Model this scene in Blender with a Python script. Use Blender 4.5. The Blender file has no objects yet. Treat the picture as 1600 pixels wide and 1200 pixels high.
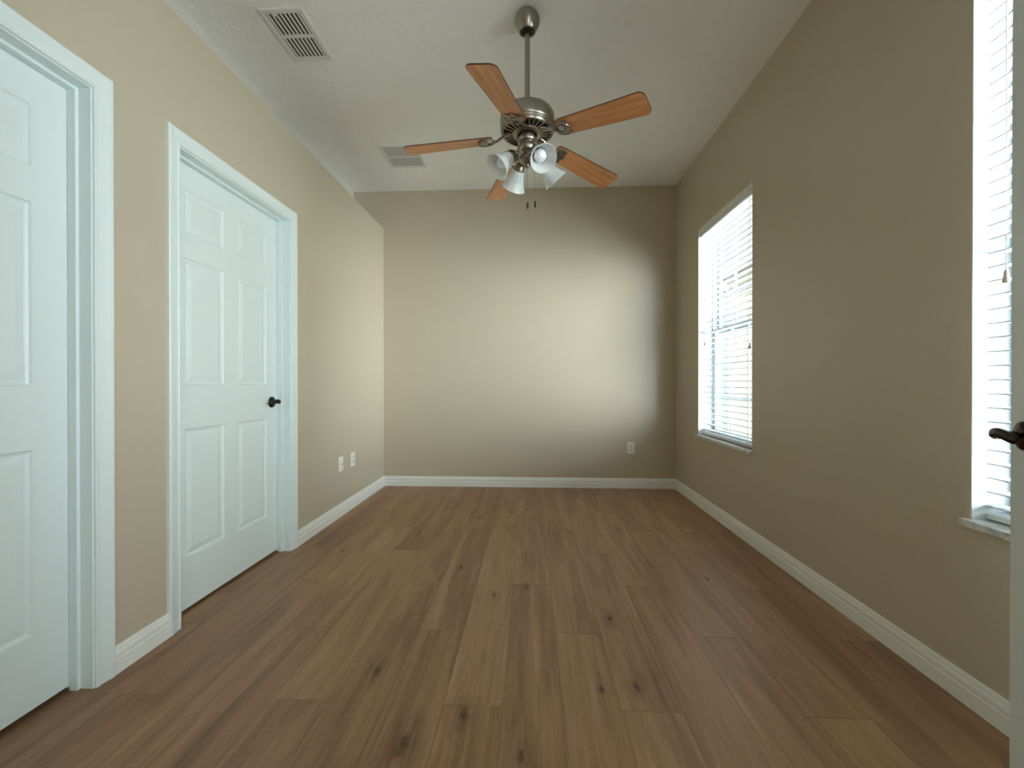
import bpy, bmesh, math, random
from mathutils import Vector, Matrix
random.seed(7)
PI = math.pi
C = bpy.context.scene.collection
SC = bpy.context.scene

# ------------------------------------------------------------------ camera, world, light, exposure
cam_d = bpy.data.cameras.new('camera')
cam_d.sensor_width = 36.0
cam_d.lens = 36.0 * 666.0 / 1600.0
cam_d.clip_start = 0.02
cam = bpy.data.objects.new('camera', cam_d)
cam.location = (0, 0, 1.04)
cam.rotation_euler = (PI / 2 - 0.0038, 0, 0.0456)
C.objects.link(cam)
SC.camera = cam

SC.view_settings.view_transform = 'Standard'
SC.view_settings.look = 'None'
SC.view_settings.gamma = 1.0
SC.view_settings.use_curve_mapping = False
SC.view_settings.exposure = 0.22
SC.cycles.use_denoising = True
SC.cycles.max_bounces = 14
SC.cycles.diffuse_bounces = 8
SC.cycles.glossy_bounces = 5
SC.cycles.transparent_max_bounces = 16
SC.cycles.sample_clamp_indirect = 10.0
SC.cycles.caustics_reflective = False
SC.cycles.caustics_refractive = False

# Outdoors: a soft hazy sky all round, and an added bright band, out of view, that lights the room
# (from the right of the camera round to behind it); the far right is closed off by neighbouring houses.
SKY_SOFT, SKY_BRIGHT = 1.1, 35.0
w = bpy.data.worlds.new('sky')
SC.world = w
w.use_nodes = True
nt = w.node_tree
nt.nodes.clear()
wo = nt.nodes.new('ShaderNodeOutputWorld')
bg = nt.nodes.new('ShaderNodeBackground')
tc = nt.nodes.new('ShaderNodeTexCoord')
sx = nt.nodes.new('ShaderNodeSeparateXYZ')
nt.links.new(tc.outputs['Generated'], sx.inputs[0])
def wmath(op, a, b=None):
    x = nt.nodes.new('ShaderNodeMath'); x.operation = op
    for i, q in enumerate((a, b)):
        if q is None: continue
        if isinstance(q, (int, float)): x.inputs[i].default_value = q
        else: nt.links.new(q, x.inputs[i])
    return x.outputs[0]
def wstep(v, lo, hi):
    x = nt.nodes.new('ShaderNodeMapRange'); x.interpolation_type = 'SMOOTHSTEP'
    nt.links.new(v, x.inputs[0]); x.inputs[1].default_value = lo; x.inputs[2].default_value = hi
    return x.outputs[0]
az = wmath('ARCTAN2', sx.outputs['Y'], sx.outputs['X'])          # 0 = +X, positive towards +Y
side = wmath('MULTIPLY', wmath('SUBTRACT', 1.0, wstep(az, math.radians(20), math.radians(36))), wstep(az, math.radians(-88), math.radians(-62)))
band = wmath('MULTIPLY', wmath('SUBTRACT', 1.0, wstep(sx.outputs['Z'], 0.15, 0.62)),     # upper edge of the added bright band
                         wstep(sx.outputs['Z'], -0.85, -0.35))                           # its lower edge, in place of sunlit ground
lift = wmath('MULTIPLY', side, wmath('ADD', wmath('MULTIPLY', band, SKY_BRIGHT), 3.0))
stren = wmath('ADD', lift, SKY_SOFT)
cr = nt.nodes.new('ShaderNodeValToRGB')
cr.color_ramp.elements[0].position = 0.0
cr.color_ramp.elements[0].color = (0.90, 0.97, 1.0, 1)
cr.color_ramp.elements[1].position = 0.9
cr.color_ramp.elements[1].color = (0.70, 0.86, 1.0, 1)
nt.links.new(wstep(sx.outputs['Z'], -0.1, 0.8), cr.inputs[0])
nt.links.new(cr.outputs[0], bg.inputs['Color'])
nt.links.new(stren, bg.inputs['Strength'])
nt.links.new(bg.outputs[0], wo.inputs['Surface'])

sun_d = bpy.data.lights.new('sun', 'SUN')
sun_d.energy = 6.0
sun_d.color = (1.0, 0.95, 0.86)
sun_d.angle = 0.01
sun = bpy.data.objects.new('sun', sun_d)
sun.rotation_euler = Vector((0.55, 0.25, -0.85)).to_track_quat('-Z', 'Y').to_euler()
C.objects.link(sun)

# ------------------------------------------------------------------ room measures
XL, XR, YB, ZC = -1.487, 1.41, 4.233, 2.962
XU, ZLEDGE = -1.791, 2.586
YF = 0.32                      # inner face of the wall around the camera's doorway
WIN = [(2.793, 3.677), (0.551, 1.435)]
WZ0, WZ1 = 0.60, 2.335

# sky portals in the two openings
for (y0, y1) in WIN:
    pd = bpy.data.lights.new('sky_portal', 'AREA')
    pd.shape = 'RECTANGLE'
    pd.size = WZ1 - WZ0
    pd.size_y = y1 - y0
    pd.cycles.is_portal = True
    po = bpy.data.objects.new('sky_portal', pd)
    po.location = (XR + 0.20, (y0 + y1) / 2, (WZ0 + WZ1) / 2)
    po.rotation_euler = Vector((-1, 0, 0)).to_track_quat('-Z', 'Y').to_euler()
    C.objects.link(po)
    pd.size, pd.size_y = y1 - y0, WZ1 - WZ0

# fill light added in the unseen passage behind the camera, facing left, to brighten the room
hd = bpy.data.lights.new('hall_fill_light', 'AREA')
hd.shape = 'RECTANGLE'; hd.size = 2.2; hd.size_y = 2.4
hd.energy = 85.0
hd.color = (0.90, 0.99, 1.0)
ho = bpy.data.objects.new('hall_fill_light', hd)
ho.location = (XR - 0.02, -2.30, 1.30)
ho.rotation_euler = Vector((-1, 0, 0)).to_track_quat('-Z', 'Z').to_euler()
C.objects.link(ho)

# ------------------------------------------------------------------ helpers
class MB:
    def __init__(s):
        s.v = []; s.f = []; s.fa = []
    def add(s, vs, fs, a=None):
        n = len(s.v)
        s.v += [tuple(x) for x in vs]
        for f in fs:
            s.f.append([i + n for i in f]); s.fa.append(a)
    def box(s, x0, x1, y0, y1, z0, z1, a=None):
        s.add([(x0,y0,z0),(x1,y0,z0),(x1,y1,z0),(x0,y1,z0),(x0,y0,z1),(x1,y0,z1),(x1,y1,z1),(x0,y1,z1)],
              [(0,3,2,1),(4,5,6,7),(0,1,5,4),(1,2,6,5),(2,3,7,6),(3,0,4,7)], a)
    def lathe(s, prof, M=None, n=32, cap=True):
        """prof: list of (r, z); revolved about local Z, placed by matrix M"""
        M = M or Matrix.Identity(4)
        vs = []; fs = []
        for (r, z) in prof:
            for k in range(n):
                a = 2 * PI * k / n
                vs.append(M @ Vector((r * math.cos(a), r * math.sin(a), z)))
        for i in range(len(prof) - 1):
            for k in range(n):
                k2 = (k + 1) % n
                fs.append((i*n+k, i*n+k2, (i+1)*n+k2, (i+1)*n+k))
        if cap:
            fs.append(tuple(range(n))[::-1])
            fs.append(tuple((len(prof)-1)*n + k for k in range(n)))
        s.add(vs, fs)
    def tube(s, pts, r, n=10, closed=False, sc=None):
        """round tube along points; r number or list; sc=(a,b) flattening"""
        pts = [Vector(p) for p in pts]
        m = len(pts)
        rs = r if isinstance(r, (list, tuple)) else [r] * m
        rings = []
        up = None
        for i, p in enumerate(pts):
            if closed:
                t = pts[(i+1) % m] - pts[i-1]
            else:
                t = pts[min(i+1, m-1)] - pts[max(i-1, 0)]
            t.normalize()
            if up is None:
                up = t.orthogonal().normalized()
                if abs(t.z) < 0.9:
                    up = (Vector((0,0,1)) - t * t.z).normalized()
            else:
                up = (up - t * up.dot(t)).normalized()
            sd = t.cross(up)
            a, b = sc or (1, 1)
            rings.append([p + (up * math.cos(2*PI*k/n) * b + sd * math.sin(2*PI*k/n) * a) * rs[i] for k in range(n)])
        vs = [v for rg in rings for v in rg]; fs = []
        last = m if closed else m - 1
        for i in range(last):
            j = (i + 1) % m
            for k in range(n):
                k2 = (k+1) % n
                fs.append((i*n+k, i*n+k2, j*n+k2, j*n+k))
        if not closed:
            fs.append(tuple(range(n))[::-1]); fs.append(tuple((m-1)*n+k for k in range(n)))
        s.add(vs, fs)
    def sweep(s, prof, frames):
        """prof: list of (u, v) closed outline; frames: list of (origin, U, V)"""
        n = len(prof); vs = []; fs = []
        for (o, U, V) in frames:
            for (u, v) in prof:
                vs.append(Vector(o) + Vector(U) * u + Vector(V) * v)
        for i in range(len(frames) - 1):
            for k in range(n):
                k2 = (k+1) % n
                fs.append((i*n+k, i*n+k2, (i+1)*n+k2, (i+1)*n+k))
        fs.append(tuple(range(n))[::-1]); fs.append(tuple((len(frames)-1)*n+k for k in range(n)))
        s.add(vs, fs)
    def prism(s, outline, z0, z1, M=None):
        M = M or Matrix.Identity(4)
        n = len(outline)
        vs = [M @ Vector((x, y, z0)) for x, y in outline] + [M @ Vector((x, y, z1)) for x, y in outline]
        fs = [tuple(range(n))[::-1], tuple(range(n, 2*n))] + [(k, (k+1) % n, n+(k+1) % n, n+k) for k in range(n)]
        s.add(vs, fs)
    def build(s, name, mat, parent=None, smooth=None, bevel=0, M=None, kind=None):
        me = bpy.data.meshes.new(name)
        vs = s.v if M is None else [M @ Vector(v) for v in s.v]
        me.from_pydata([tuple(v) for v in vs], [], s.f)
        if any(a is not None for a in s.fa):
            at = me.color_attributes.new('plank', 'FLOAT_COLOR', 'CORNER')
            for p in me.polygons:
                c = s.fa[p.index] or (0, 0, 0, 1)
                for li in p.loop_indices:
                    at.data[li].color = c
        bm = bmesh.new(); bm.from_mesh(me)
        bmesh.ops.recalc_face_normals(bm, faces=bm.faces)
        bm.to_mesh(me); bm.free()
        if smooth:
            for p in me.polygons: p.use_smooth = True
            me.set_sharp_from_angle(angle=math.radians(smooth))
        me.materials.append(mat)
        o = bpy.data.objects.new(name, me)
        C.objects.link(o)
        if parent: o.parent = parent
        if bevel:
            b = o.modifiers.new('bevel', 'BEVEL'); b.width = bevel; b.segments = 2; b.limit_method = 'ANGLE'
        if kind: o['kind'] = kind
        return o

def empty(name, loc=(0,0,0), rz=0.0, kind=None, parent=None):
    o = bpy.data.objects.new(name, None)
    o.empty_display_size = 0.1
    o.location = loc; o.rotation_euler = (0, 0, rz)
    C.objects.link(o)
    if kind: o['kind'] = kind
    if parent: o.parent = parent
    return o
def tag(o, label, cat, group=None):
    o['label'] = label; o['category'] = cat
    if group: o['group'] = group
    return o

# ------------------------------------------------------------------ materials
def mat(name, color, rough=0.5, metal=0.0, spec=0.5, bump=None, **kw):
    m = bpy.data.materials.new(name); m.use_nodes = True
    nt = m.node_tree; p = nt.nodes['Principled BSDF']
    p.inputs['Base Color'].default_value = (*color, 1)
    p.inputs['Roughness'].default_value = rough
    p.inputs['Metallic'].default_value = metal
    p.inputs['Specular IOR Level'].default_value = spec
    for k, v in kw.items():
        p.inputs[k].default_value = v
    if bump:
        sc_, dist, detail = bump
        t = nt.nodes.new('ShaderNodeTexCoord'); n = nt.nodes.new('ShaderNodeTexNoise')
        n.inputs['Scale'].default_value = sc_; n.inputs['Detail'].default_value = detail
        b = nt.nodes.new('ShaderNodeBump'); b.inputs['Distance'].default_value = dist
        b.inputs['Strength'].default_value = 1.0
        nt.links.new(t.outputs['Object'], n.inputs['Vector'])
        nt.links.new(n.outputs['Fac'], b.inputs['Height'])
        nt.links.new(b.outputs[0], p.inputs['Normal'])
    return m

M_wall = mat('tan_wall_paint', (0.515, 0.448, 0.342), 0.30, spec=0.5, bump=(55, 0.0007, 4))
M_white = mat('white_door_paint', (0.72, 0.80, 0.80), 0.36, spec=0.45, bump=(120, 0.0002, 2))
M_trim = mat('white_trim_paint', (0.80, 0.81, 0.78), 0.4, spec=0.45)
M_plate = mat('white_plastic', (0.80, 0.79, 0.74), 0.35)
M_dark = mat('dark_slot', (0.01, 0.01, 0.01), 0.6)
M_slat = mat('white_faux_wood', (0.68, 0.68, 0.66), 0.5)
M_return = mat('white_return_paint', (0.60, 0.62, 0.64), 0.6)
M_slats = mat('dimmed_white_slat', (0.54, 0.55, 0.55), 0.5)  # the blind's white, coloured darker to offset the strong window light on the slats
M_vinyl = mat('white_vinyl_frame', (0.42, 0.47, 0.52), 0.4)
M_cord = mat('blind_cord', (0.55, 0.55, 0.52), 0.8)
M_nickel = mat('brushed_nickel', (0.36, 0.33, 0.28), 0.3, 1.0)
M_bronze = mat('dark_pewter_handle', (0.050, 0.042, 0.035), 0.2, 1.0)
M_brass = mat('antique_pewter', (0.33, 0.285, 0.23), 0.28, 1.0)
M_vent = mat('painted_metal_register', (0.72, 0.72, 0.70), 0.45)
M_bulb = mat('frosted_bulb', (0.85, 0.86, 0.90), 0.3)

# ceiling: knockdown texture
def ceiling_mat():
    m = mat('knockdown_ceiling', (0.87, 0.87, 0.84), 0.85, spec=0.2)
    nt = m.node_tree; p = nt.nodes['Principled BSDF']
    t = nt.nodes.new('ShaderNodeTexCoord')
    n = nt.nodes.new('ShaderNodeTexNoise'); n.inputs['Scale'].default_value = 28; n.inputs['Detail'].default_value = 5
    r = nt.nodes.new('ShaderNodeValToRGB'); r.color_ramp.elements[0].position = 0.46; r.color_ramp.elements[1].position = 0.58
    b = nt.nodes.new('ShaderNodeBump'); b.inputs['Distance'].default_value = 0.0018; b.inputs['Strength'].default_value = 0.8
    nt.links.new(t.outputs['Object'], n.inputs['Vector']); nt.links.new(n.outputs['Fac'], r.inputs[0])
    nt.links.new(r.outputs[0], b.inputs['Height']); nt.links.new(b.outputs[0], p.inputs['Normal'])
    return m
M_ceil = ceiling_mat()

# glass that lets light straight through, with a faint mirror
def thin_glass():
    m = bpy.data.materials.new('window_glass'); m.use_nodes = True
    nt = m.node_tree; nt.nodes.clear()
    o = nt.nodes.new('ShaderNodeOutputMaterial'); mx = nt.nodes.new('ShaderNodeMixShader')
    a = nt.nodes.new('ShaderNodeBsdfTransparent'); g = nt.nodes.new('ShaderNodeBsdfGlossy')
    a.inputs['Color'].default_value = (0.93, 0.96, 0.95, 1); g.inputs['Roughness'].default_value = 0.02
    mx.inputs[0].default_value = 0.05
    nt.links.new(a.outputs[0], mx.inputs[1]); nt.links.new(g.outputs[0], mx.inputs[2]); nt.links.new(mx.outputs[0], o.inputs[0])
    return m
M_glass = thin_glass()

def marble():
    m = mat('cultured_marble', (0.7, 0.7, 0.68), 0.25)
    nt = m.node_tree; p = nt.nodes['Principled BSDF']
    t = nt.nodes.new('ShaderNodeTexCoord'); n = nt.nodes.new('ShaderNodeTexNoise')
    n.inputs['Scale'].default_value = 16; n.inputs['Detail'].default_value = 6; n.inputs['Distortion'].default_value = 1.5
    r = nt.nodes.new('ShaderNodeValToRGB')
    r.color_ramp.elements[0].position = 0.35; r.color_ramp.elements[0].color = (0.42, 0.43, 0.42, 1)
    r.color_ramp.elements[1].position = 0.6; r.color_ramp.elements[1].color = (0.70, 0.70, 0.67, 1)
    nt.links.new(t.outputs['Object'], n.inputs['Vector']); nt.links.new(n.outputs['Fac'], r.inputs[0]); nt.links.new(r.outputs[0], p.inputs['Base Color'])
    return m
M_marble = marble()

def alabaster():
    m = mat('alabaster_glass', (0.86, 0.88, 0.88), 0.25)
    nt = m.node_tree; p = nt.nodes['Principled BSDF']
    t = nt.nodes.new('ShaderNodeTexCoord'); n = nt.nodes.new('ShaderNodeTexNoise')
    n.inputs['Scale'].default_value = 14; n.inputs['Detail'].default_value = 4; n.inputs['Distortion'].default_value = 2.0
    r = nt.nodes.new('ShaderNodeValToRGB')
    r.color_ramp.elements[0].position = 0.38; r.color_ramp.elements[0].color = (0.74, 0.77, 0.78, 1)
    r.color_ramp.elements[1].position = 0.6; r.color_ramp.elements[1].color = (0.92, 0.93, 0.92, 1)
    nt.links.new(t.outputs['Object'], n.inputs['Vector']); nt.links.new(n.outputs['Fac'], r.inputs[0]); nt.links.new(r.outputs[0], p.inputs['Base Color'])
    tr = nt.nodes.new('ShaderNodeBsdfTranslucent'); tr.inputs['Color'].default_value = (0.9, 0.93, 0.93, 1)
    mx = nt.nodes.new('ShaderNodeMixShader'); mx.inputs[0].default_value = 0.45
    o = nt.nodes['Material Output']
    nt.links.new(p.outputs[0], mx.inputs[1]); nt.links.new(tr.outputs[0], mx.inputs[2]); nt.links.new(mx.outputs[0], o.inputs[0])
    return m
M_shade = alabaster()

def blade_wood():
    m = mat('maple_blade', (0.5, 0.25, 0.12), 0.35)
    nt = m.node_tree; p = nt.nodes['Principled BSDF']
    t = nt.nodes.new('ShaderNodeTexCoord'); mp = nt.nodes.new('ShaderNodeMapping')
    mp.inputs['Scale'].default_value = (2.2, 26, 26)
    n = nt.nodes.new('ShaderNodeTexNoise'); n.inputs['Scale'].default_value = 1.0; n.inputs['Detail'].default_value = 6; n.inputs['Distortion'].default_value = 0.7
    r = nt.nodes.new('ShaderNodeValToRGB')
    r.color_ramp.elements[0].position = 0.3; r.color_ramp.elements[0].color = (0.50, 0.205, 0.072, 1)
    r.color_ramp.elements[1].position = 0.68; r.color_ramp.elements[1].color = (0.74, 0.35, 0.14, 1)
    nt.links.new(t.outputs['Object'], mp.inputs[0]); nt.links.new(mp.outputs[0], n.inputs['Vector'])
    nt.links.new(n.outputs['Fac'], r.inputs[0]); nt.links.new(r.outputs[0], p.inputs['Base Color'])
    return m
M_blade = blade_wood()
M_blade_edge = mat('walnut_blade_edge', (0.055, 0.018, 0.01), 0.4)

KNOTS = [(-0.396,2.373,1),(-0.182,2.073,1.1),(-0.024,2.165,.8),(-0.555,1.513,1.1),(-0.213,1.324,1),(-0.367,1.201,1.7),
         (0.344,1.885,1.2),(0.239,1.459,.9),(-1.169,2.584,.8),(-0.156,3.412,.9),(-0.397,3.271,1),(-0.028,1.19,.8),(0.358,1.47,.9),
         (0.62,3.02,.9),(-0.77,2.9,.8),(0.93,2.3,.8)]
def floor_mat():
    m = mat('oak_plank_floor', (0.2, 0.12, 0.07), 0.42, spec=0.42)
    nt = m.node_tree; N = nt.nodes; L = nt.links; p = N['Principled BSDF']
    def math_(op, a, b=None, clamp=False):
        x = N.new('ShaderNodeMath'); x.operation = op; x.use_clamp = clamp
        for i, q in enumerate((a, b)):
            if q is None: continue
            if isinstance(q, (int, float)): x.inputs[i].default_value = q
            else: L.new(q, x.inputs[i])
        return x.outputs[0]
    g = N.new('ShaderNodeNewGeometry'); pos = g.outputs['Position']
    at = N.new('ShaderNodeAttribute'); at.attribute_name = 'plank'
    sep = N.new('ShaderNodeSeparateColor'); L.new(at.outputs['Color'], sep.inputs[0])
    # knots
    kn = None
    for (kx, ky, s) in KNOTS:
        sub = N.new('ShaderNodeVectorMath'); sub.operation = 'SUBTRACT'; L.new(pos, sub.inputs[0]); sub.inputs[1].default_value = (kx, ky, 0)
        mul = N.new('ShaderNodeVectorMath'); mul.operation = 'MULTIPLY'; L.new(sub.outputs[0], mul.inputs[0]); mul.inputs[1].default_value = (1/(0.017*s), 1/(0.045*s), 0)
        ln = N.new('ShaderNodeVectorMath'); ln.operation = 'LENGTH'; L.new(mul.outputs[0], ln.inputs[0])
        kn = ln.outputs['Value'] if kn is None else math_('MINIMUM', kn, ln.outputs['Value'])
    # noise warp on the knot distance
    nw = N.new('ShaderNodeTexNoise'); nw.inputs['Scale'].default_value = 26; nw.inputs['Detail'].default_value = 3; L.new(pos, nw.inputs['Vector'])
    kd = math_('ADD', kn, math_('MULTIPLY', math_('SUBTRACT', nw.outputs['Fac'], 0.5), 1.3))
    halo = math_('SUBTRACT', 1.0, math_('DIVIDE', kd, 2.2), True)
    core = math_('SUBTRACT', 1.0, math_('DIVIDE', kd, 0.75), True)
    # grain coordinates: plank-wise offset, bent around the knots
    off = N.new('ShaderNodeVectorMath'); off.operation = 'MULTIPLY_ADD'
    L.new(at.outputs['Color'], off.inputs[0]); off.inputs[1].default_value = (13, 29, 17); L.new(pos, off.inputs[2])
    def noise(scale, sc, det=5, dist=0.0, rough=0.55):
        mp = N.new('ShaderNodeMapping'); mp.inputs['Scale'].default_value = sc; L.new(off.outputs[0], mp.inputs[0])
        n = N.new('ShaderNodeTexNoise'); n.inputs['Scale'].default_value = scale; n.inputs['Detail'].default_value = det
        n.inputs['Distortion'].default_value = dist; n.inputs['Roughness'].default_value = rough
        L.new(mp.outputs[0], n.inputs['Vector']); return n.outputs['Fac']
    broad = noise(1, (7.5, 0.75, 1), 3, 0.9)       # wide cathedral bands
    mid = noise(1, (34, 1.6, 1), 5, 0.6)
    fine = noise(1, (210, 5.0, 1), 4, 0.2)
    pores = noise(1, (420, 40, 1), 2, 0.0)
    band = math_('FRACT', math_('MULTIPLY', math_('ADD', broad, math_('MULTIPLY', halo, 0.18)), 6.0))
    band = math_('ABSOLUTE', math_('SUBTRACT', band, 0.5))     # 0..0.5 rings
    v = math_('ADD', math_('MULTIPLY', broad, 0.62), math_('MULTIPLY', mid, 0.50))
    v = math_('ADD', v, math_('MULTIPLY', fine, 0.28))
    v = math_('ADD', v, math_('MULTIPLY', band, 0.16))
    v = math_('ADD', v, math_('MULTIPLY', sep.outputs[2], 0.10))
    v = math_('SUBTRACT', v, 0.31)
    v = math_('SUBTRACT', v, math_('MULTIPLY', halo, 0.17))
    r = N.new('ShaderNodeValToRGB'); e = r.color_ramp.elements
    e[0].position = 0.22; e[0].color = (0.175, 0.090, 0.042, 1)
    e[1].position = 0.85; e[1].color = (0.50, 0.31, 0.175, 1)
    k = e.new(0.5); k.color = (0.335, 0.190, 0.100, 1)
    L.new(v, r.inputs[0])
    mx = N.new('ShaderNodeMix'); mx.data_type = 'RGBA'; L.new(core, mx.inputs[0]); L.new(r.outputs[0], mx.inputs[6]); mx.inputs[7].default_value = (0.060, 0.033, 0.017, 1)
    m2 = N.new('ShaderNodeMix'); m2.data_type = 'RGBA'; m2.blend_type = 'MULTIPLY'
    pr = math_('MULTIPLY', math_('SUBTRACT', pores, 0.56, True), 4.0, True)
    L.new(pr, m2.inputs[0]); L.new(mx.outputs[2], m2.inputs[6]); m2.inputs[7].default_value = (0.55, 0.5, 0.45, 1)
    L.new(m2.outputs[2], p.inputs['Base Color'])
    rr = N.new('ShaderNodeMapRange'); L.new(mid, rr.inputs[0]); rr.inputs[3].default_value = 0.36; rr.inputs[4].default_value = 0.52
    L.new(rr.outputs[0], p.inputs['Roughness'])
    b = N.new('ShaderNodeBump'); b.inputs['Distance'].default_value = 0.0006; b.inputs['Strength'].default_value = 0.5
    L.new(fine, b.inputs['Height']); L.new(b.outputs[0], p.inputs['Normal'])
    return m
M_floor = floor_mat()
M_ext = mat('pale_yellow_stucco', (0.80, 0.80, 0.55), 0.9, bump=(30, 0.004, 5))
M_ext2 = mat('pale_blue_siding', (0.60, 0.74, 0.88), 0.8)
M_grass = mat('lawn_green', (0.30, 0.36, 0.20), 0.95, bump=(60, 0.02, 4))
M_shing = mat('grey_shingle', (0.30, 0.28, 0.26), 0.9)

# ------------------------------------------------------------------ floor (planks with end joints where they lie)
b = MB()
PW = 0.19
stag = {0: 1.771, 1: 1.361, 2: 2.193}
gx, gy = 0.0006, 0.0011
for k in range(-9, 9):
    x0 = 0.097 + PW * k; x1 = x0 + PW
    j = stag[k % 3]
    ys = [j + 1.245 * i for i in range(-6, 4)]
    for i in range(len(ys) - 1):
        ya, yb = max(ys[i], -4.0), min(ys[i+1], YB + 0.03)
        if yb - ya < 0.01: continue
        xa, xb = max(x0, -2.2), min(x1, 1.50)
        if xb - xa < 0.01: continue
        col = (random.random(), random.random(), random.random(), 1)
        t = [(xa+gx, ya+gy, 0), (xb-gx, ya+gy, 0), (xb-gx, yb-gy, 0), (xa+gx, yb-gy, 0)]
        lo = [(xa, ya, -0.0015), (xb, ya, -0.0015), (xb, yb, -0.0015), (xa, yb, -0.0015)]
        b.add(t + lo, [(0,1,2,3)], col)
        b.add(t + lo, [(0,4,5,1),(1,5,6,2),(2,6,7,3),(3,7,4,0)], (0.5, 0.5, 0.0, 1))
fl = b.build('floor', M_floor, kind='structure')
b = MB(); b.box(-2.4, 1.56, -4.0, YB + 0.12, -0.12, -0.004); b.build('floor_slab', mat('concrete', (.2,.2,.2), .9), kind='structure')

# ------------------------------------------------------------------ ceiling and walls
b = MB(); b.box(-2.4, 1.75, -4.1, YB + 0.12, ZC, ZC + 0.12); b.build('ceiling', M_ceil, kind='structure')
b = MB(); b.box(-2.4, 1.75, YB, YB + 0.12, -0.12, ZC); b.build('wall_back', M_wall, kind='structure')

DOORS = [(0.556, 1.376), (1.738, 2.558)]
DZ = 2.034
def wall_with_holes(name, xa, xb, ya, yb, za, zb, holes, m):
    """wall in the YZ plane from xa to xb with rectangular holes (y0,y1,z0,z1)"""
    b = MB()
    ys = sorted({ya, yb, *[h[0] for h in holes], *[h[1] for h in holes]})
    zs = sorted({za, zb, *[h[2] for h in holes], *[h[3] for h in holes]})
    inside = lambda y, z: any(h[0] < y < h[1] and h[2] < z < h[3] for h in holes)
    S = lambda i, j: 0 <= i < len(ys)-1 and 0 <= j < len(zs)-1 and not inside((ys[i]+ys[i+1])/2, (zs[j]+zs[j+1])/2)
    for i in range(len(ys)-1):
        for j in range(len(zs)-1):
            if not S(i, j): continue
            y0, y1, z0, z1 = ys[i], ys[i+1], zs[j], zs[j+1]
            b.add([(xa,y0,z0),(xa,y1,z0),(xa,y1,z1),(xa,y0,z1)], [(0,1,2,3)])
            b.add([(xb,y0,z0),(xb,y1,z0),(xb,y1,z1),(xb,y0,z1)], [(0,3,2,1)])
            for (di, dj, q) in ((-1,0,[(xa,y0,z0),(xa,y0,z1),(xb,y0,z1),(xb,y0,z0)]), (1,0,[(xa,y1,z0),(xb,y1,z0),(xb,y1,z1),(xa,y1,z1)]),
                                (0,-1,[(xa,y0,z0),(xb,y0,z0),(xb,y1,z0),(xa,y1,z0)]), (0,1,[(xa,y0,z1),(xa,y1,z1),(xb,y1,z1),(xb,y0,z1)])):
                if not S(i+di, j+dj): b.add(q, [(0,1,2,3)])
    # merge seams
    me = b
    o = me.build(name, m, kind='structure')
    bm = bmesh.new(); bm.from_mesh(o.data); bmesh.ops.remove_doubles(bm, verts=bm.verts, dist=1e-5)
    bmesh.ops.recalc_face_normals(bm, faces=bm.faces); bm.to_mesh(o.data); bm.free()
    return o
JT = 0.018   # jamb board thickness
wall_with_holes('wall_left', XL-0.114, XL, YF-0.12, YB, -0.02, ZLEDGE,
                [(d[0]-JT, d[1]+JT, -0.02, DZ+JT) for d in DOORS], M_wall)
# ledge on top of the left wall, and the set-back wall above it, painted like the ceiling
b = MB(); b.box(XU-0.10, XL-0.114, YF-0.12, YB, ZLEDGE-0.12, ZLEDGE); b.build('wall_left_ledge', M_wall, kind='structure')
b = MB(); b.box(XU-0.10, XU, YF-0.12, YB, ZLEDGE, ZC); b.build('wall_left_upper', mat('greige_paint', (0.62, 0.60, 0.56), 0.7, bump=(55, 0.0007, 4)), kind='structure')
# closets behind the two closed doors
b = MB()
b.box(-2.4, -2.3, YF-0.12, YB, -0.02, ZLEDGE)
b.box(-2.3, XL-0.114, YF-0.12, YF-0.02, -0.02, ZLEDGE-0.12); b.box(-2.3, XL-0.114, 1.50, 1.60, -0.02, ZLEDGE-0.12)
b.box(-2.3, XU-0.10, YF-0.12, YB, ZLEDGE-0.12, ZLEDGE); b.box(-2.3, XL-0.114, 3.0, 3.1, -0.02, ZLEDGE-0.12)
b.build('wall_closet', M_wall, kind='structure')
wall_with_holes('wall_right', XR, XR+0.20, -4.0, YB, -0.12, ZC, [(y0, y1, WZ0-0.022, WZ1) for (y0, y1) in WIN], M_wall)
# wall around the camera's double doorway, and the passage behind it
b = MB()
b.box(-2.4, -0.78, YF-0.12, YF, -0.02, ZC); b.box(0.80, XR, YF-0.12, YF, -0.02, ZC); b.box(-0.78, 0.80, YF-0.12, YF, 2.75, ZC)
b.build('wall_front', M_wall, kind='structure')
b = MB(); b.box(-2.4, XR, -4.12, -4.0, -0.02, ZC); b.box(-2.52, -2.4, -4.12, YF, -0.02, ZC)
b.build('wall_hall', M_wall, kind='structure')

# ------------------------------------------------------------------ baseboards
BASE = [(0,0),(0.014,0),(0.014,0.052),(0.0115,0.056),(0.0115,0.060),(0.0135,0.064),(0.0125,0.076),(0.009,0.083),(0.009,0.088),(0.0055,0.097),(0,0.098)]
def base(name, p0, p1, nrm, m0=0, m1=0):
    """p0->p1 along the wall foot; m0/m1: mitre slope (+1 shrinks with depth, -1 grows)"""
    b = MB(); p0 = Vector(p0); p1 = Vector(p1); t = (p1-p0).normalized(); n = Vector(nrm)
    b.sweep(BASE, [(p0, n + t*m0, (0,0,1)), (p1, n - t*m1, (0,0,1))])
    return b.build(name, M_trim, smooth=20, kind='structure')
CW = 0.062
base('baseboard_back', (XL, YB, 0), (XR, YB, 0), (0,-1,0), 1, 1)
base('baseboard_right', (XR, YF, 0), (XR, YB, 0), (-1,0,0), 0, 1)
base('baseboard_left', (XL, DOORS[1][1]+CW+0.005, 0), (XL, YB, 0), (1,0,0), 0, 1)
base('baseboard_left', (XL, DOORS[0][1]+CW+0.005, 0), (XL, DOORS[1][0]-CW-0.005, 0), (1,0,0))
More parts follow.
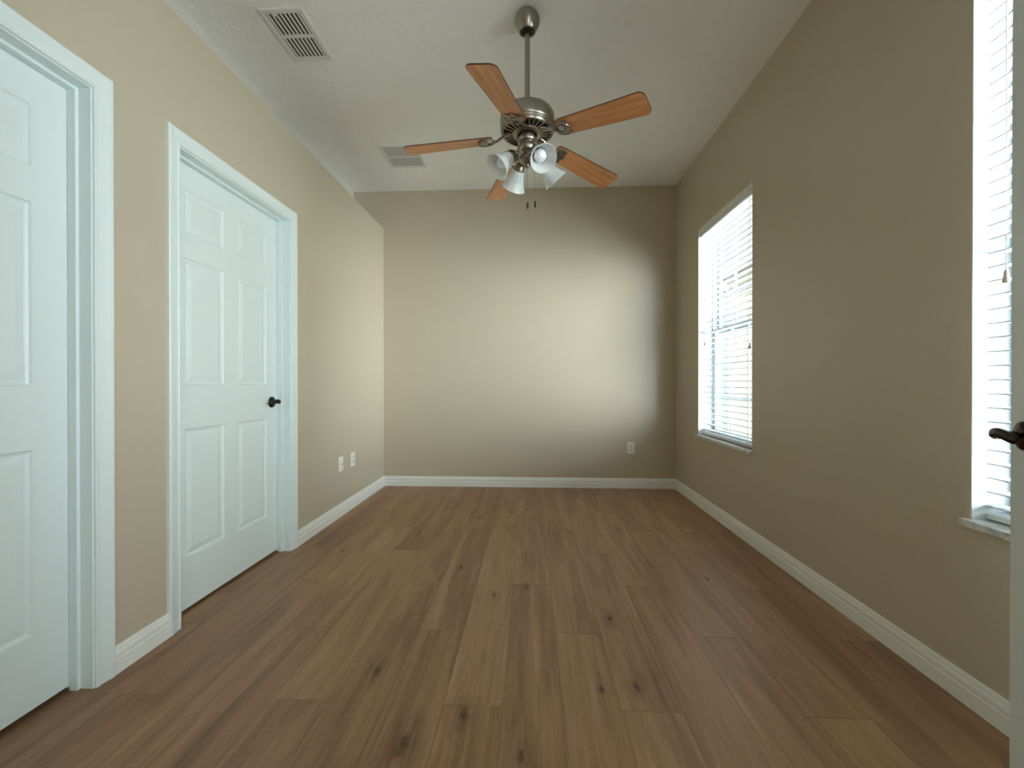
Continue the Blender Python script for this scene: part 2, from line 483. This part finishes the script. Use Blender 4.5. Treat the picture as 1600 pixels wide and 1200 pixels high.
base('baseboard_left', (XL, YF, 0), (XL, DOORS[0][0]-CW-0.005, 0), (1,0,0))

# ------------------------------------------------------------------ doors
CAS = [(0,0),(0,0.008),(0.003,0.0105),(0.008,0.0105),(0.012,0.0085),(0.030,0.0105),(0.040,0.014),(0.048,0.0165),(0.057,0.0165),(0.062,0.013),(0.062,0)]
def leaf_mesh(b, W, H, T, sw=None):
    """six-panel leaf: local x 0..W, z 0..H, front face at y=0 facing -y, thickness T towards +y"""
    st, mu = 0.110, 0.103
    pw = (W - 2*st - mu) / 2
    xs = [0, st, st+pw, st+pw+mu, W-st, W]
    zs = [0, 0.228, 0.812, 1.012, 1.588, 1.700, 1.893, H]
    pc = {(i, j) for i in (1, 3) for j in (1, 3, 5)}
    for side in (0, 1):
        Y = (lambda d: -d) if side else (lambda d: d)
        y0 = T if side else 0.0
        for i in range(5):
            for j in range(7):
                x0, x1, z0, z1 = xs[i], xs[i+1], zs[j], zs[j+1]
                if (i, j) not in pc:
                    b.add([(x0,y0,z0),(x1,y0,z0),(x1,y0,z1),(x0,y0,z1)], [(0,1,2,3)]); continue
                rings = [(0,0),(0.004,0.0055),(0.012,0.0085),(0.017,0.0085),(0.021,0.0070),(0.041,0.0025)]
                vs = []
                for (q, d) in rings:
                    y = y0 + Y(d)
                    vs += [(x0+q,y,z0+q),(x1-q,y,z0+q),(x1-q,y,z1-q),(x0+q,y,z1-q)]
                fs = []
                for k in range(len(rings)-1):
                    for m in range(4):
                        m2 = (m+1) % 4
                        fs.append((4*k+m, 4*k+m2, 4*(k+1)+m2, 4*(k+1)+m))
                e = 4*(len(rings)-1); fs.append((e, e+1, e+2, e+3))
                b.add(vs, fs)
    b.add([(0,0,0),(0,T,0),(0,T,H),(0,0,H),(W,0,0),(W,T,0),(W,T,H),(W,0,H)], [(0,1,2,3),(4,7,6,5),(0,4,5,1),(3,2,6,7)])

def lever(parent, loc, rz, flip=1):
    """lever set on a face: local -y points away from the face; the grip runs along local x*flip"""
    e = empty('door_handle', loc, rz, parent=parent)
    r = Matrix.Rotation(PI/2, 4, 'X')      # local z of the lathe -> -y
    b = MB()
    b.lathe([(0.033,0),(0.033,0.004),(0.030,0.008),(0.022,0.012),(0.014,0.015),(0.0,0.0155)], r, 32, False)
    ro = b.build('rosette', M_bronze, e, smooth=40)
    b = MB()
    b.tube([(0,-0.010,0),(0,-0.032,0),(0,-0.048,0)], [0.0105,0.0090,0.0110], 16)
    b.build('spindle', M_bronze, e, smooth=50)
    b = MB()
    pts = []; rr = []
    for i in range(15):
        s = i / 14
        pts.append((flip*(-0.004 + 0.075*s), -0.049 - 0.002*math.sin(s*PI) + 0.012*s*s, 0.006*math.sin(s*PI*1.3)))
        rr.append((0.0128 - 0.0030*s) * (0.45, 0.85, 1)[min(i, 2)] * (0.5 if i == 14 else 1))
    b.tube(pts, rr, 14, sc=(0.8, 1.05))
    b.build('grip', M_bronze, e, smooth=50)
    return e

XF = -1.560     # face of the closed leaves
for n, (y0, y1) in enumerate(DOORS, 1):
    d = empty('door_%d' % n, (XL, (y0+y1)/2, 0), 0, 'structure')
    dinv = Matrix.Translation((-XL, -(y0+y1)/2, 0))
    b = MB()
    r = 0.005
    o0, o1, o2, o3 = (XL,y0-r,0), (XL,y0-r,DZ+r), (XL,y1+r,DZ+r), (XL,y1+r,0)
    N = (1,0,0)
    b.sweep(CAS, [(o0,(0,-1,0),N), (o1,(0,-1,1),N), (o2,(0,1,1),N), (o3,(0,1,0),N)])
    b.build('casing', M_trim if False else M_white, d, smooth=20, M=dinv)
    b = MB()
    xa = XL - 0.114
    b.box(xa, XL, y0-JT, y0, 0, DZ+JT); b.box(xa, XL, y1, y1+JT, 0, DZ+JT); b.box(xa, XL, y0, y1, DZ, DZ+JT)
    b.build('jamb', M_white, d, M=dinv)
    b = MB(); s = 0.011; xs0, xs1 = XF+0.002, XF+0.030
    b.box(xs0, xs1, y0, y0+s, 0, DZ-s); b.box(xs0, xs1, y1-s, y1, 0, DZ-s); b.box(xs0, xs1, y0, y1, DZ-s, DZ)
    b.build('door_stop', M_white, d, M=dinv)
    W, H, T = (y1-y0) - 0.006, 2.012, 0.035
    b = MB(); leaf_mesh(b, W, H, T)
    # local x -> +Y, local -y -> +X
    R = Matrix(((0,-1,0,0),(1,0,0,0),(0,0,1,0),(0,0,0,1)))
    lf = b.build('door_leaf', M_white, d)
    LM = dinv @ Matrix.Translation((XF, y0+0.003, 0.016)) @ R
    lf.matrix_local = LM
    if n == 2:
        h = lever(d, (0, 0, 0), 0, -1); h.matrix_local = LM @ Matrix.Translation((W-0.062, 0, 0.905))
# open double-door leaf to the right of the camera
d = empty('door_3', (0, 0, 0), 0, 'structure')
EDGE = Vector((1.131, 1.059)); ang = math.radians(27.4)
u = Vector((math.sin(ang), math.cos(ang)))       # along the leaf, hinge -> free edge
nr = Vector((-math.cos(ang), math.sin(ang)))     # room-side face normal (to the left)
Wl = 0.813
b = MB(); leaf_mesh(b, Wl, 2.012, 0.035)
lf = b.build('door_leaf', M_white, d)
hp = EDGE - u * Wl
LM = Matrix(((u.x, -nr.x, 0, hp.x), (u.y, -nr.y, 0, hp.y), (0,0,1,0.012), (0,0,0,1)))
lf.matrix_local = LM
h = lever(d, (0, 0, 0), 0, -1); h.matrix_local = LM @ Matrix.Translation((Wl-0.062, 0, 0.908))

# ------------------------------------------------------------------ windows (frame, sashes, muntins, panes, sill)
for n, (y0, y1) in enumerate(WIN, 1):
    wd = empty('window_%d' % n, (XR, (y0+y1)/2, WZ0), 0, 'structure')
    inv = Matrix.Translation((-XR, -(y0+y1)/2, -WZ0))
    X0 = XR + 0.115
    zm = 1.465
    # painted returns of the opening
    b = MB()
    b.box(XR+0.0005, X0, y1-0.004, y1, WZ0, WZ1); b.box(XR+0.0005, X0, y0, y0+0.004, WZ0, WZ1); b.box(XR+0.0005, X0, y0, y1, WZ1-0.004, WZ1)
    b.build('return', M_return, wd, M=inv)
    def fr(b, xa, xb, ya, yb, za, zb, t):
        b.box(xa, xb, ya, ya+t, za, zb); b.box(xa, xb, yb-t, yb, za, zb); b.box(xa, xb, ya+t, yb-t, za, za+t); b.box(xa, xb, ya+t, yb-t, zb-t, zb)
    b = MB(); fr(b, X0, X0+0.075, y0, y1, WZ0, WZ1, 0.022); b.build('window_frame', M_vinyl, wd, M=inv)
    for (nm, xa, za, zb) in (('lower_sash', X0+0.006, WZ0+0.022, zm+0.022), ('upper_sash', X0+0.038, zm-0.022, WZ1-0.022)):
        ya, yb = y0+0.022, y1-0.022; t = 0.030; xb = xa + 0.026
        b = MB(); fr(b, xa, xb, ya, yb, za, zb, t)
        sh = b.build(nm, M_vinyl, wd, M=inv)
        b = MB(); gx0 = (xa+xb)/2
        for i in (1, 2):
            yy = ya + t + (yb-ya-2*t)*i/3; zz = za + t + (zb-za-2*t)*i/3
            b.box(gx0-0.006, gx0+0.006, yy-0.007, yy+0.007, za+t, zb-t); b.box(gx0-0.0055, gx0+0.0055, ya+t, yb-t, zz-0.007, zz+0.007)
        b.build('muntin', M_vinyl, sh, M=inv)
        b = MB(); b.box(gx0-0.0015, gx0+0.0015, ya+t, yb-t, za+t, zb-t); b.build('glass', M_glass, sh, M=inv)
    b = MB(); b.prism([(XR-0.022, y0-0.016), (XR-0.0005, y0-0.016), (XR-0.0005, y0+0.0005), (X0, y0+0.0005), (X0, y1-0.0005), (XR-0.0005, y1-0.0005), (XR-0.0005, y1+0.016), (XR-0.022, y1+0.016)], WZ0-0.0215, WZ0)
    b.build('window_sill', M_marble, wd, M=inv)

# ------------------------------------------------------------------ venetian blinds
def make_blind(cy):
    e = empty('window_blind', (XR+0.065, cy, WZ0))
    hw = 0.442 - 0.010
    ztop = WZ1 - WZ0 - 0.005
    b = MB()      # valance with a moulded face and short returns
    pr_ = [(0,0),(0.010,0),(0.012,0.012),(0.010,0.020),(0.010,0.050),(0.013,0.058),(0.013,0.070),(0,0.070)]
    xf = -0.047
    b.sweep(pr_, [((xf, -hw, ztop-0.070), (-1,0,0), (0,0,1)), ((xf, hw, ztop-0.070), (-1,0,0), (0,0,1))])
    b.build('valance', M_slat, e, smooth=20)
    b = MB(); b.box(-0.035, 0.022, -hw+0.006, hw-0.006, ztop-0.052, ztop-0.002); b.build('headrail', M_slat, e)
    b = MB()
    pitch = 0.0445; z = 0.048; tilt = math.radians(2)
    zs = []
    while z < ztop - 0.075:
        n = 6; vs = []
        for sgn in (-1, 1):
            for i in range(n+1):
                s = -1 + 2*i/n
                for dz in (-0.0019, 0.0019):
                    vs.append((0.025*s*math.cos(tilt), sgn*hw, z + 0.025*s*math.sin(tilt) + 0.0022*(1-s*s) + dz))
        m = 2*(n+1); fs = []
        for i in range(n):
            a = 2*i
            fs += [(a, a+2, m+a+2, m+a), (a+1, m+a+1, m+a+3, a+3), (a, a+1, a+3, a+2), (m+a, m+a+2, m+a+3, m+a+1)]
        fs += [(0, m, m+1, 1), (2*n, 2*n+1, m+2*n+1, m+2*n)]
        b.add(vs, fs); zs.append(z); z += pitch
    b.build('slats', M_slats, e, smooth=30)
    b = MB(); b.box(-0.026, 0.026, -hw, hw, 0.006, 0.024); b.build('bottom_rail', M_slat, e, bevel=0.003)
    for yy in (-hw+0.13, 0.0, hw-0.13):
        for xx in (-0.0265, 0.0265):
            b = MB(); b.box(xx-0.0008, xx+0.0008, yy-0.0013, yy+0.0013, 0.024, ztop-0.05)
            b.build('ladder_cord', M_cord, e)
    for (yy, zt) in ((-hw+0.075, 0.70), (hw-0.065, 0.78)):
        b = MB(); b.tube([(-0.040, yy, ztop-0.071), (-0.038, yy, zt)], 0.0013, 6)
        cdo = b.build('pull_cord', M_cord, e)
        b = MB(); b.lathe([(0.002,0.040),(0.005,0.034),(0.006,0.02),(0.009,0.004),(0.008,0.0)], Matrix.Translation((-0.038, yy, zt-0.038)), 14)
        b.build('tassel', mat('tassel_wood', (0.42,0.34,0.27), 0.5), cdo, smooth=40)
    return e
bl = make_blind((WIN[0][0]+WIN[0][1])/2)
tag(bl, 'white horizontal slat blind in the far window near the back wall', 'blind', 'white slat blinds')
bl2 = empty('window_blind', (XR+0.065, (WIN[1][0]+WIN[1][1])/2, WZ0))
for ch in list(bl.children):
    c = ch.copy(); C.objects.link(c); c.parent = bl2
    for g in ch.children:
        g2 = g.copy(); C.objects.link(g2); g2.parent = c
tag(bl2, 'white horizontal slat blind in the near window, partly behind the open door', 'blind', 'white slat blinds')

# ------------------------------------------------------------------ wall plates
def plate(loc, rz, kind):
    """local -y faces the room"""
    e = empty('wall_outlet' if kind == 'duplex' else 'cable_wall_plate', loc, rz)
    b = MB()
    o = [(-0.035,-0.057),(0.035,-0.057),(0.035,0.057),(-0.035,0.057)]
    vs = [(x, 0, z) for x, z in o] + [(x*.97, -0.003, z*.98) for x, z in o] + [(x*.90, -0.0055, z*.94) for x, z in o]
    fs = [(0,3,2,1),(8,9,10,11)]
    for k in range(2):
        for i in range(4):
            j = (i+1) % 4; fs.append((4*k+i, 4*k+j, 4*k+4+j, 4*k+4+i))
    b.add(vs, fs); b.build('cover_plate', M_plate, e)
    if kind == 'duplex':
        for zc in (-0.0195, 0.0195):
            b = MB()
            pts = [(0.0165*math.cos(a), 0.0165*math.sin(a)) for a in [2*PI*k/28 for k in range(28)]]
            pts = [(x, max(-0.0125, min(0.0125, y))) for x, y in pts]
            M = Matrix.Translation((0, 0, zc)) @ Matrix.Rotation(PI/2, 4, 'X')
            b.prism(pts, 0.0052, 0.0072, M); rc = b.build('receptacle', mat('receptacle_white', (.66,.65,.6), .4), e)
            for sx_ in (-0.0063, 0.0063):
                b = MB(); b.box(sx_-0.001, sx_+0.001, -0.0075, -0.0071, zc-0.001, zc+0.007); b.build('slot', M_dark, rc)
            b = MB(); b.lathe([(0.0022,0.0071),(0.0022,0.0075)], Matrix.Translation((0,0,zc-0.007)) @ Matrix.Rotation(PI/2, 4, 'X'), 10)
            b.build('ground_hole', M_dark, rc)
        b = MB(); b.lathe([(0.003,0.005),(0.0028,0.0068)], Matrix.Rotation(PI/2, 4, 'X'), 12); b.build('screw', M_plate, e)
    else:
        b = MB(); b.box(-0.0165, 0.0165, -0.0075, -0.005, -0.034, 0.034); b.build('insert', M_plate, e, bevel=0.001)
        b = MB(); b.box(-0.001, 0.013, -0.0085, -0.0072, -0.008, 0.001); b.build('jack', M_dark, e)
        for zc in (-0.046, 0.046):
            b = MB(); b.lathe([(0.003,0.005),(0.0028,0.0068)], Matrix.Translation((0,0,zc)) @ Matrix.Rotation(PI/2, 4, 'X'), 12)
            b.build('screw', M_plate, e)
    return e
tag(plate((0.975, YB, 0.396), 0, 'duplex'), 'white duplex outlet low on the back wall near the right corner', 'outlet')
tag(plate((XL, 3.483, 0.400), PI/2, 'duplex'), 'white outlet low on the left wall, nearer the back corner', 'outlet')
tag(plate((XL, 3.262, 0.403), PI/2, 'jack'), 'white wall plate with small dark jack, on left wall nearer the closed door', 'wall plate')

# ------------------------------------------------------------------ ceiling registers
def register(name, cx, cy, wx, wy, fl_, nsl, sw, ang_, gap, label, lever_=False):
    e = empty(name, (cx, cy, ZC)); tag(e, label, 'vent')
    b = MB(); hx, hy = wx/2, wy/2; ix, iy = hx-fl_, hy-fl_
    rings = [(hx, hy, 0.0), (hx-0.001, hy-0.001, -0.004), (hx-0.006, hy-0.006, -0.008), (ix, iy, -0.007), (ix, iy, 0.0)]
    vs = []; fs = []
    for (x, y, z) in rings: vs += [(-x,-y,z),(x,-y,z),(x,y,z),(-x,y,z)]
    for k in range(4):
        for i in range(4):
            j = (i+1) % 4; fs.append((4*k+i, 4*k+j, 4*k+4+j, 4*k+4+i))
    b.add(vs, fs)
    b.box(-ix, ix, -gap, gap, -0.0075, -0.001)
    b.build('frame', M_vent, e)
    b = MB(); b.box(-ix, ix, -iy, iy, -0.0008, -0.0002); b.build('duct_opening', M_dark, e)
    b = MB()
    for (ya, yb) in ((-iy, -gap), (gap, iy)):
        for k in range(nsl):
            x = -ix + (k+0.5) * 2*ix/nsl
            c_, s_ = math.cos(ang_)*sw/2, math.sin(ang_)*sw/2
            t = 0.0006
            b.add([(x-c_,ya,-0.004-s_-t),(x+c_,ya,-0.004+s_-t),(x+c_,yb,-0.004+s_-t),(x-c_,yb,-0.004-s_-t),
                   (x-c_,ya,-0.004-s_+t),(x+c_,ya,-0.004+s_+t),(x+c_,yb,-0.004+s_+t),(x-c_,yb,-0.004-s_+t)],
                  [(0,3,2,1),(4,5,6,7),(0,1,5,4),(1,2,6,5),(2,3,7,6),(3,0,4,7)])
    b.build('louvres', M_vent, e)
    if lever_:
        b = MB(); b.box(-0.045, -0.039, -iy-0.006, -iy+0.010, -0.018, -0.007); b.build('damper_lever', M_vent, e)
    return e
register('ceiling_vent', -1.294, 2.312, 0.240, 0.358, 0.030, 8, 0.0118, math.radians(0), 0.009,
         'white ceiling supply vent with eight wide louvres, the nearer of two', True)
register('ceiling_vent', -1.088, 3.588, 0.327, 0.358, 0.024, 30, 0.0056, math.radians(4), 0.007,
         'white ceiling return vent with fine louvres, farther one behind fan blade')

# ------------------------------------------------------------------ ceiling fan
FX, FY, FZ = -0.022, 2.225, 2.245
fan = empty('ceiling_fan', (FX, FY, ZC))
tag(fan, 'ceiling fan with five wooden blades and four white bell shades on a long rod', 'ceiling fan')
T = Matrix.Translation((0, 0, -ZC))
b = MB(); b.lathe([(0.030,2.9615),(0.045,2.957),(0.057,2.946),(0.0645,2.930),(0.0655,2.915),(0.061,2.897),(0.050,2.876),(0.043,2.862),(0.039,2.859),(0.036,2.862),(0.034,2.885)], T, 40, False)
b.lathe([(0.0345,2.884),(0.002,2.884)], T, 24, False)
cp = b.build('canopy', M_nickel, fan, smooth=45)
b = MB(); b.lathe([(0.036,2.868),(0.033,2.862),(0.020,2.856),(0.016,2.862)], T, 32, True); b.build('canopy_ball', M_dark, fan, smooth=45)
b = MB(); b.lathe([(0.0135,2.88),(0.0135,2.50)], T, 24); b.build('downrod', M_nickel, fan, smooth=45)
b = MB(); b.lathe([(0.016,2.482),(0.023,2.478),(0.026,2.468),(0.060,2.462),(0.108,2.452),(0.130,2.439),(0.140,2.422),(0.1415,2.405),(0.1415,2.374),(0.138,2.366),(0.1405,2.360),(0.138,2.350),(0.130,2.345)], T, 56, True)
mt = b.build('motor_housing', M_nickel, fan, smooth=35)
# vented underside: dark backing, radial fins, rings
b = MB(); b.lathe([(0.132,2.346),(0.05,2.338)], T, 48, False); b.build('vent_backing', M_dark, mt, smooth=45)
b = MB()
b.lathe([(0.137,2.350),(0.139,2.344),(0.135,2.336),(0.124,2.333),(0.123,2.341)], T, 56, False)
b.lathe([(0.078,2.336),(0.076,2.328),(0.068,2.323),(0.052,2.321),(0.050,2.33)], T, 48, False)
for k in range(30):
    a = 2*PI*k/30
    M = T @ Matrix.Rotation(a, 4, 'Z')
    n0 = len(b.v)
    for (x0, x1, hw_, za, zb) in ((0.074, 0.127, 0.0046, 2.329, 2.338),):
        vs = [M @ Vector(q) for q in ((x0,-hw_*.7,za),(x1,-hw_*1.25,za+.005),(x1,hw_*1.25,za+.005),(x0,hw_*.7,za),(x0,-hw_*.7,zb),(x1,-hw_*1.25,zb+.005),(x1,hw_*1.25,zb+.005),(x0,hw_*.7,zb))]
        b.add(vs, [(0,3,2,1),(4,5,6,7),(0,1,5,4),(1,2,6,5),(2,3,7,6),(3,0,4,7)])
b.build('vent_grille', M_brass, mt, smooth=35)
b = MB(); b.lathe([(0.040,2.324),(0.040,2.312),(0.052,2.308),(0.053,2.294),(0.049,2.287),(0.040,2.284),(0.041,2.266),(0.045,2.262),(0.044,2.250),(0.036,2.240)], T, 40)
sw = b.build('switch_housing', M_nickel, fan, smooth=35)
b = MB(); b.lathe([(r_, z_+0.014) for r_, z_ in [(0.040,2.228),(0.030,2.222),(0.024,2.212),(0.028,2.204),(0.042,2.196),(0.045,2.186),(0.040,2.174),(0.026,2.164),(0.012,2.158),(0.010,2.154),(0.012,2.149),(0.009,2.143),(0.002,2.140)]], T, 40)
kit = b.build('light_kit_hub', M_brass, fan, smooth=35)
# blades and irons
def blade_parts():
    b = MB()
    n = 14; root, tip = 0.180, 0.634
    half = lambda x: 0.052 + (0.068-0.052) * ((x-root)/(tip-root))
    top = []
    top.append((root, -0.040)); top.append((root+0.012, -0.050))
    for i in range(1, n): 
        x = root + (tip-0.03-root)*i/n; top.append((x, -half(x)))
    for i in range(7):
        a = -PI/2 + (PI/2)*i/6
        top.append((tip-0.030 + 0.030*math.cos(a), -0.067+0.030 + 0.030*math.sin(a)))
    out = top + [(x + 0, -y) for x, y in reversed(top)]
    return out
outl = blade_parts()
bl_m = MB(); bl_m.prism(outl, 0.0012, 0.0062)
bl_edge = MB(); bl_edge.prism([(x*1.0008+ (0.0006 if x > 0.4 else -0.0006), y*1.012) for x, y in outl], 0.0016, 0.0066)
iron = MB()
# arm from the motor flange, ogee plate under the blade root, raised rim, three screws
iron.tube([(0.074,0,0.026),(0.100,0,0.024),(0.130,0,0.012),(0.155,0,-0.002),(0.182,0,-0.006)], [0.012,0.011,0.010,0.010,0.011], 12, sc=(1.3,0.55))
lob = []
for (x, y) in [(0.165,0),(0.168,0.018),(0.182,0.034),(0.205,0.043),(0.228,0.044),(0.247,0.037),(0.238,0.026),(0.240,0.014),(0.254,0.0)]:
    lob.append((x, y))
lobf = lob + [(x, -y) for x, y in reversed(lob[1:-1])]
iron.prism(lobf, -0.0042, 0.0008)
iron.tube([(x, y, -0.0052) for x, y in lobf], 0.0032, 8, closed=True)
iron.tube([(0.180,0.016,-0.006),(0.205,0.024,-0.006),(0.222,0.014,-0.006),(0.222,-0.014,-0.006),(0.205,-0.024,-0.006),(0.180,-0.016,-0.006)], 0.0026, 8, closed=True)
screws = []
for (x, y) in ((0.224,0.030),(0.224,-0.030),(0.237,0)):
    m_ = MB(); m_.lathe([(0.0005,-0.0085),(0.004,-0.0078),(0.005,-0.0055),(0.005,-0.004)], Matrix.Translation((x, y, 0)), 10, False)
    screws.append(m_)
first = None
for k in range(5):
    a = math.radians(-106.25 + 72*k)
    # blades droop a little towards their tips
    M = (Matrix.Translation((0, 0, FZ-ZC)) @ Matrix.Rotation(a, 4, 'Z') @ Matrix.Translation((0.634, 0, 0)) @ Matrix.Rotation(math.radians(6.3), 4, 'Y')
         @ Matrix.Translation((-0.634, 0, 0)) @ Matrix.Rotation(math.radians(-12.0), 4, 'X'))
    if first is None:
        bo = bl_m.build('blade', M_blade, fan, smooth=30)
        be = bl_edge.build('blade_top', M_blade_edge, bo, smooth=30)
        bi = iron.build('blade_iron', M_brass, fan, smooth=35)
        first = (bo, be, bi, [m_.build('screw', M_brass, bi, smooth=35) for m_ in screws])
        bo.matrix_local = M; bi.matrix_local = M
    else:
        bo, be, bi = (o.copy() for o in first[:3])
        for o in (bo, be, bi): C.objects.link(o)
        be.parent = bo
        for sc_ in first[3]:
            c = sc_.copy(); C.objects.link(c); c.parent = bi
        bo.matrix_local = M; bi.matrix_local = M
# four lamps: arm, socket, shade, bulb
for k, az in enumerate((-62, 28, 118, -152)):
    a = math.radians(az)
    Rz = Matrix.Translation((0, 0, 0.015-ZC)) @ Matrix.Rotation(a, 4, 'Z')
    b = MB()
    b.tube([(0.030,0,2.190),(0.048,0,2.204),(0.066,0,2.210),(0.080,0,2.200),(0.086,0,2.186)], [0.007,0.006,0.006,0.0065,0.008], 12)
    b.tube([(0.036,0,2.186),(0.050,0,2.178),(0.062,0,2.184),(0.066,0,2.196)], 0.003, 8)
    arm = b.build('lamp_arm', M_brass, fan, smooth=45, M=Rz)
    tilt = math.radians(47)     # axis from straight down towards outward
    S = Rz @ Matrix.Translation((0.078, 0, 2.196)) @ Matrix.Rotation(PI - tilt, 4, 'Y')
    b = MB(); b.lathe([(0.012,-0.008),(0.020,-0.004),(0.027,0.006),(0.029,0.020),(0.031,0.024),(0.031,0.030),(0.026,0.030)], S, 28, False)
    b.build('socket_cup', M_brass, arm, smooth=40)
    b = MB()
    outer = [(0.024,0.022),(0.029,0.030),(0.036,0.044),(0.041,0.060),(0.045,0.080),(0.052,0.100),(0.063,0.120),(0.069,0.128)]
    inner = [(r_-0.003, z_-0.0005) for r_, z_ in reversed(outer)]
    b.lathe(outer + [(0.0675,0.1295)] + inner, S, 40, False)
    b.build('lamp_shade', M_shade, fan, smooth=50)
    b = MB()
    b.lathe([(0.013,0.022),(0.014,0.042),(0.020,0.054),(0.027,0.068),(0.030,0.082),(0.027,0.096),(0.018,0.107),(0.008,0.111),(0.001,0.112)], S, 24, False)
    b.build('bulb', M_bulb, fan, smooth=60)
for (dx, dy, zt, zb_) in ((0.002, -0.030, 2.165, 1.965), (0.040, -0.020, 2.180, 1.975)):
    b = MB()
    b.tube([(dx, dy, zt+0.06-ZC), (dx, dy, zb_-ZC)], 0.0011, 6)
    z = zt
    pc = b.build('pull_chain', mat('chain_brass', (.55,.45,.28), .35, 1.0), fan)
    b = MB(); b.lathe([(0.0015,0.0),(0.004,-0.003),(0.0042,-0.030),(0.003,-0.034)], Matrix.Translation((dx, dy, zb_-ZC)), 12)
    b.build('fob', M_bronze, pc, smooth=40)
    b = MB(); b.lathe([(0.001,0.004),(0.0028,0.0),(0.001,-0.004)], Matrix.Translation((dx, dy, 2.09-ZC)), 10, False); b.build('connector', M_brass, pc, smooth=40)

# ------------------------------------------------------------------ outside: lawn, neighbouring houses
b = MB(); b.box(4.3, 40, 2.5, 45, -0.30, -0.20); b.build('ground', M_grass, kind='structure')
def house(x0, x1, y0, y1, h, m, label):
    e = empty('house', ((x0+x1)/2, (y0+y1)/2, -0.2)); tag(e, label, 'house')
    cx, cy = (x0+x1)/2, (y0+y1)/2; hx, hy = (x1-x0)/2, (y1-y0)/2
    b = MB(); b.box(-hx, hx, -hy, hy, 0, h); b.build('wall', m, e)
    b = MB(); o = 0.3
    b.add([(-hx-o,-hy-o,h),(hx+o,-hy-o,h),(hx+o,hy+o,h),(-hx-o,hy+o,h),(-hx+2,0-hy+3,h+1.6),(hx-2,-hy+3,h+1.6),(hx-2,hy-3,h+1.6),(-hx+2,hy-3,h+1.6)],
          [(0,3,2,1),(4,5,6,7),(0,1,5,4),(1,2,6,5),(2,3,7,6),(3,0,4,7)]); b.build('roof', M_shing, e)
    for yy in (-hy*.4, hy*.4):
        b = MB(); b.box(-hx-0.02, -hx, yy-0.5, yy+0.5, 1.1, 2.2); b.build('shutter', M_vinyl, e)
    return e
house(4.6, 14, 3.2, 10.2, 3.6, M_ext, 'pale yellow stucco house seen through the blinds of the far window')
house(4.8, 14, 11.6, 20, 3.6, M_ext2, 'pale blue house farther off, seen through the far side of the far window')
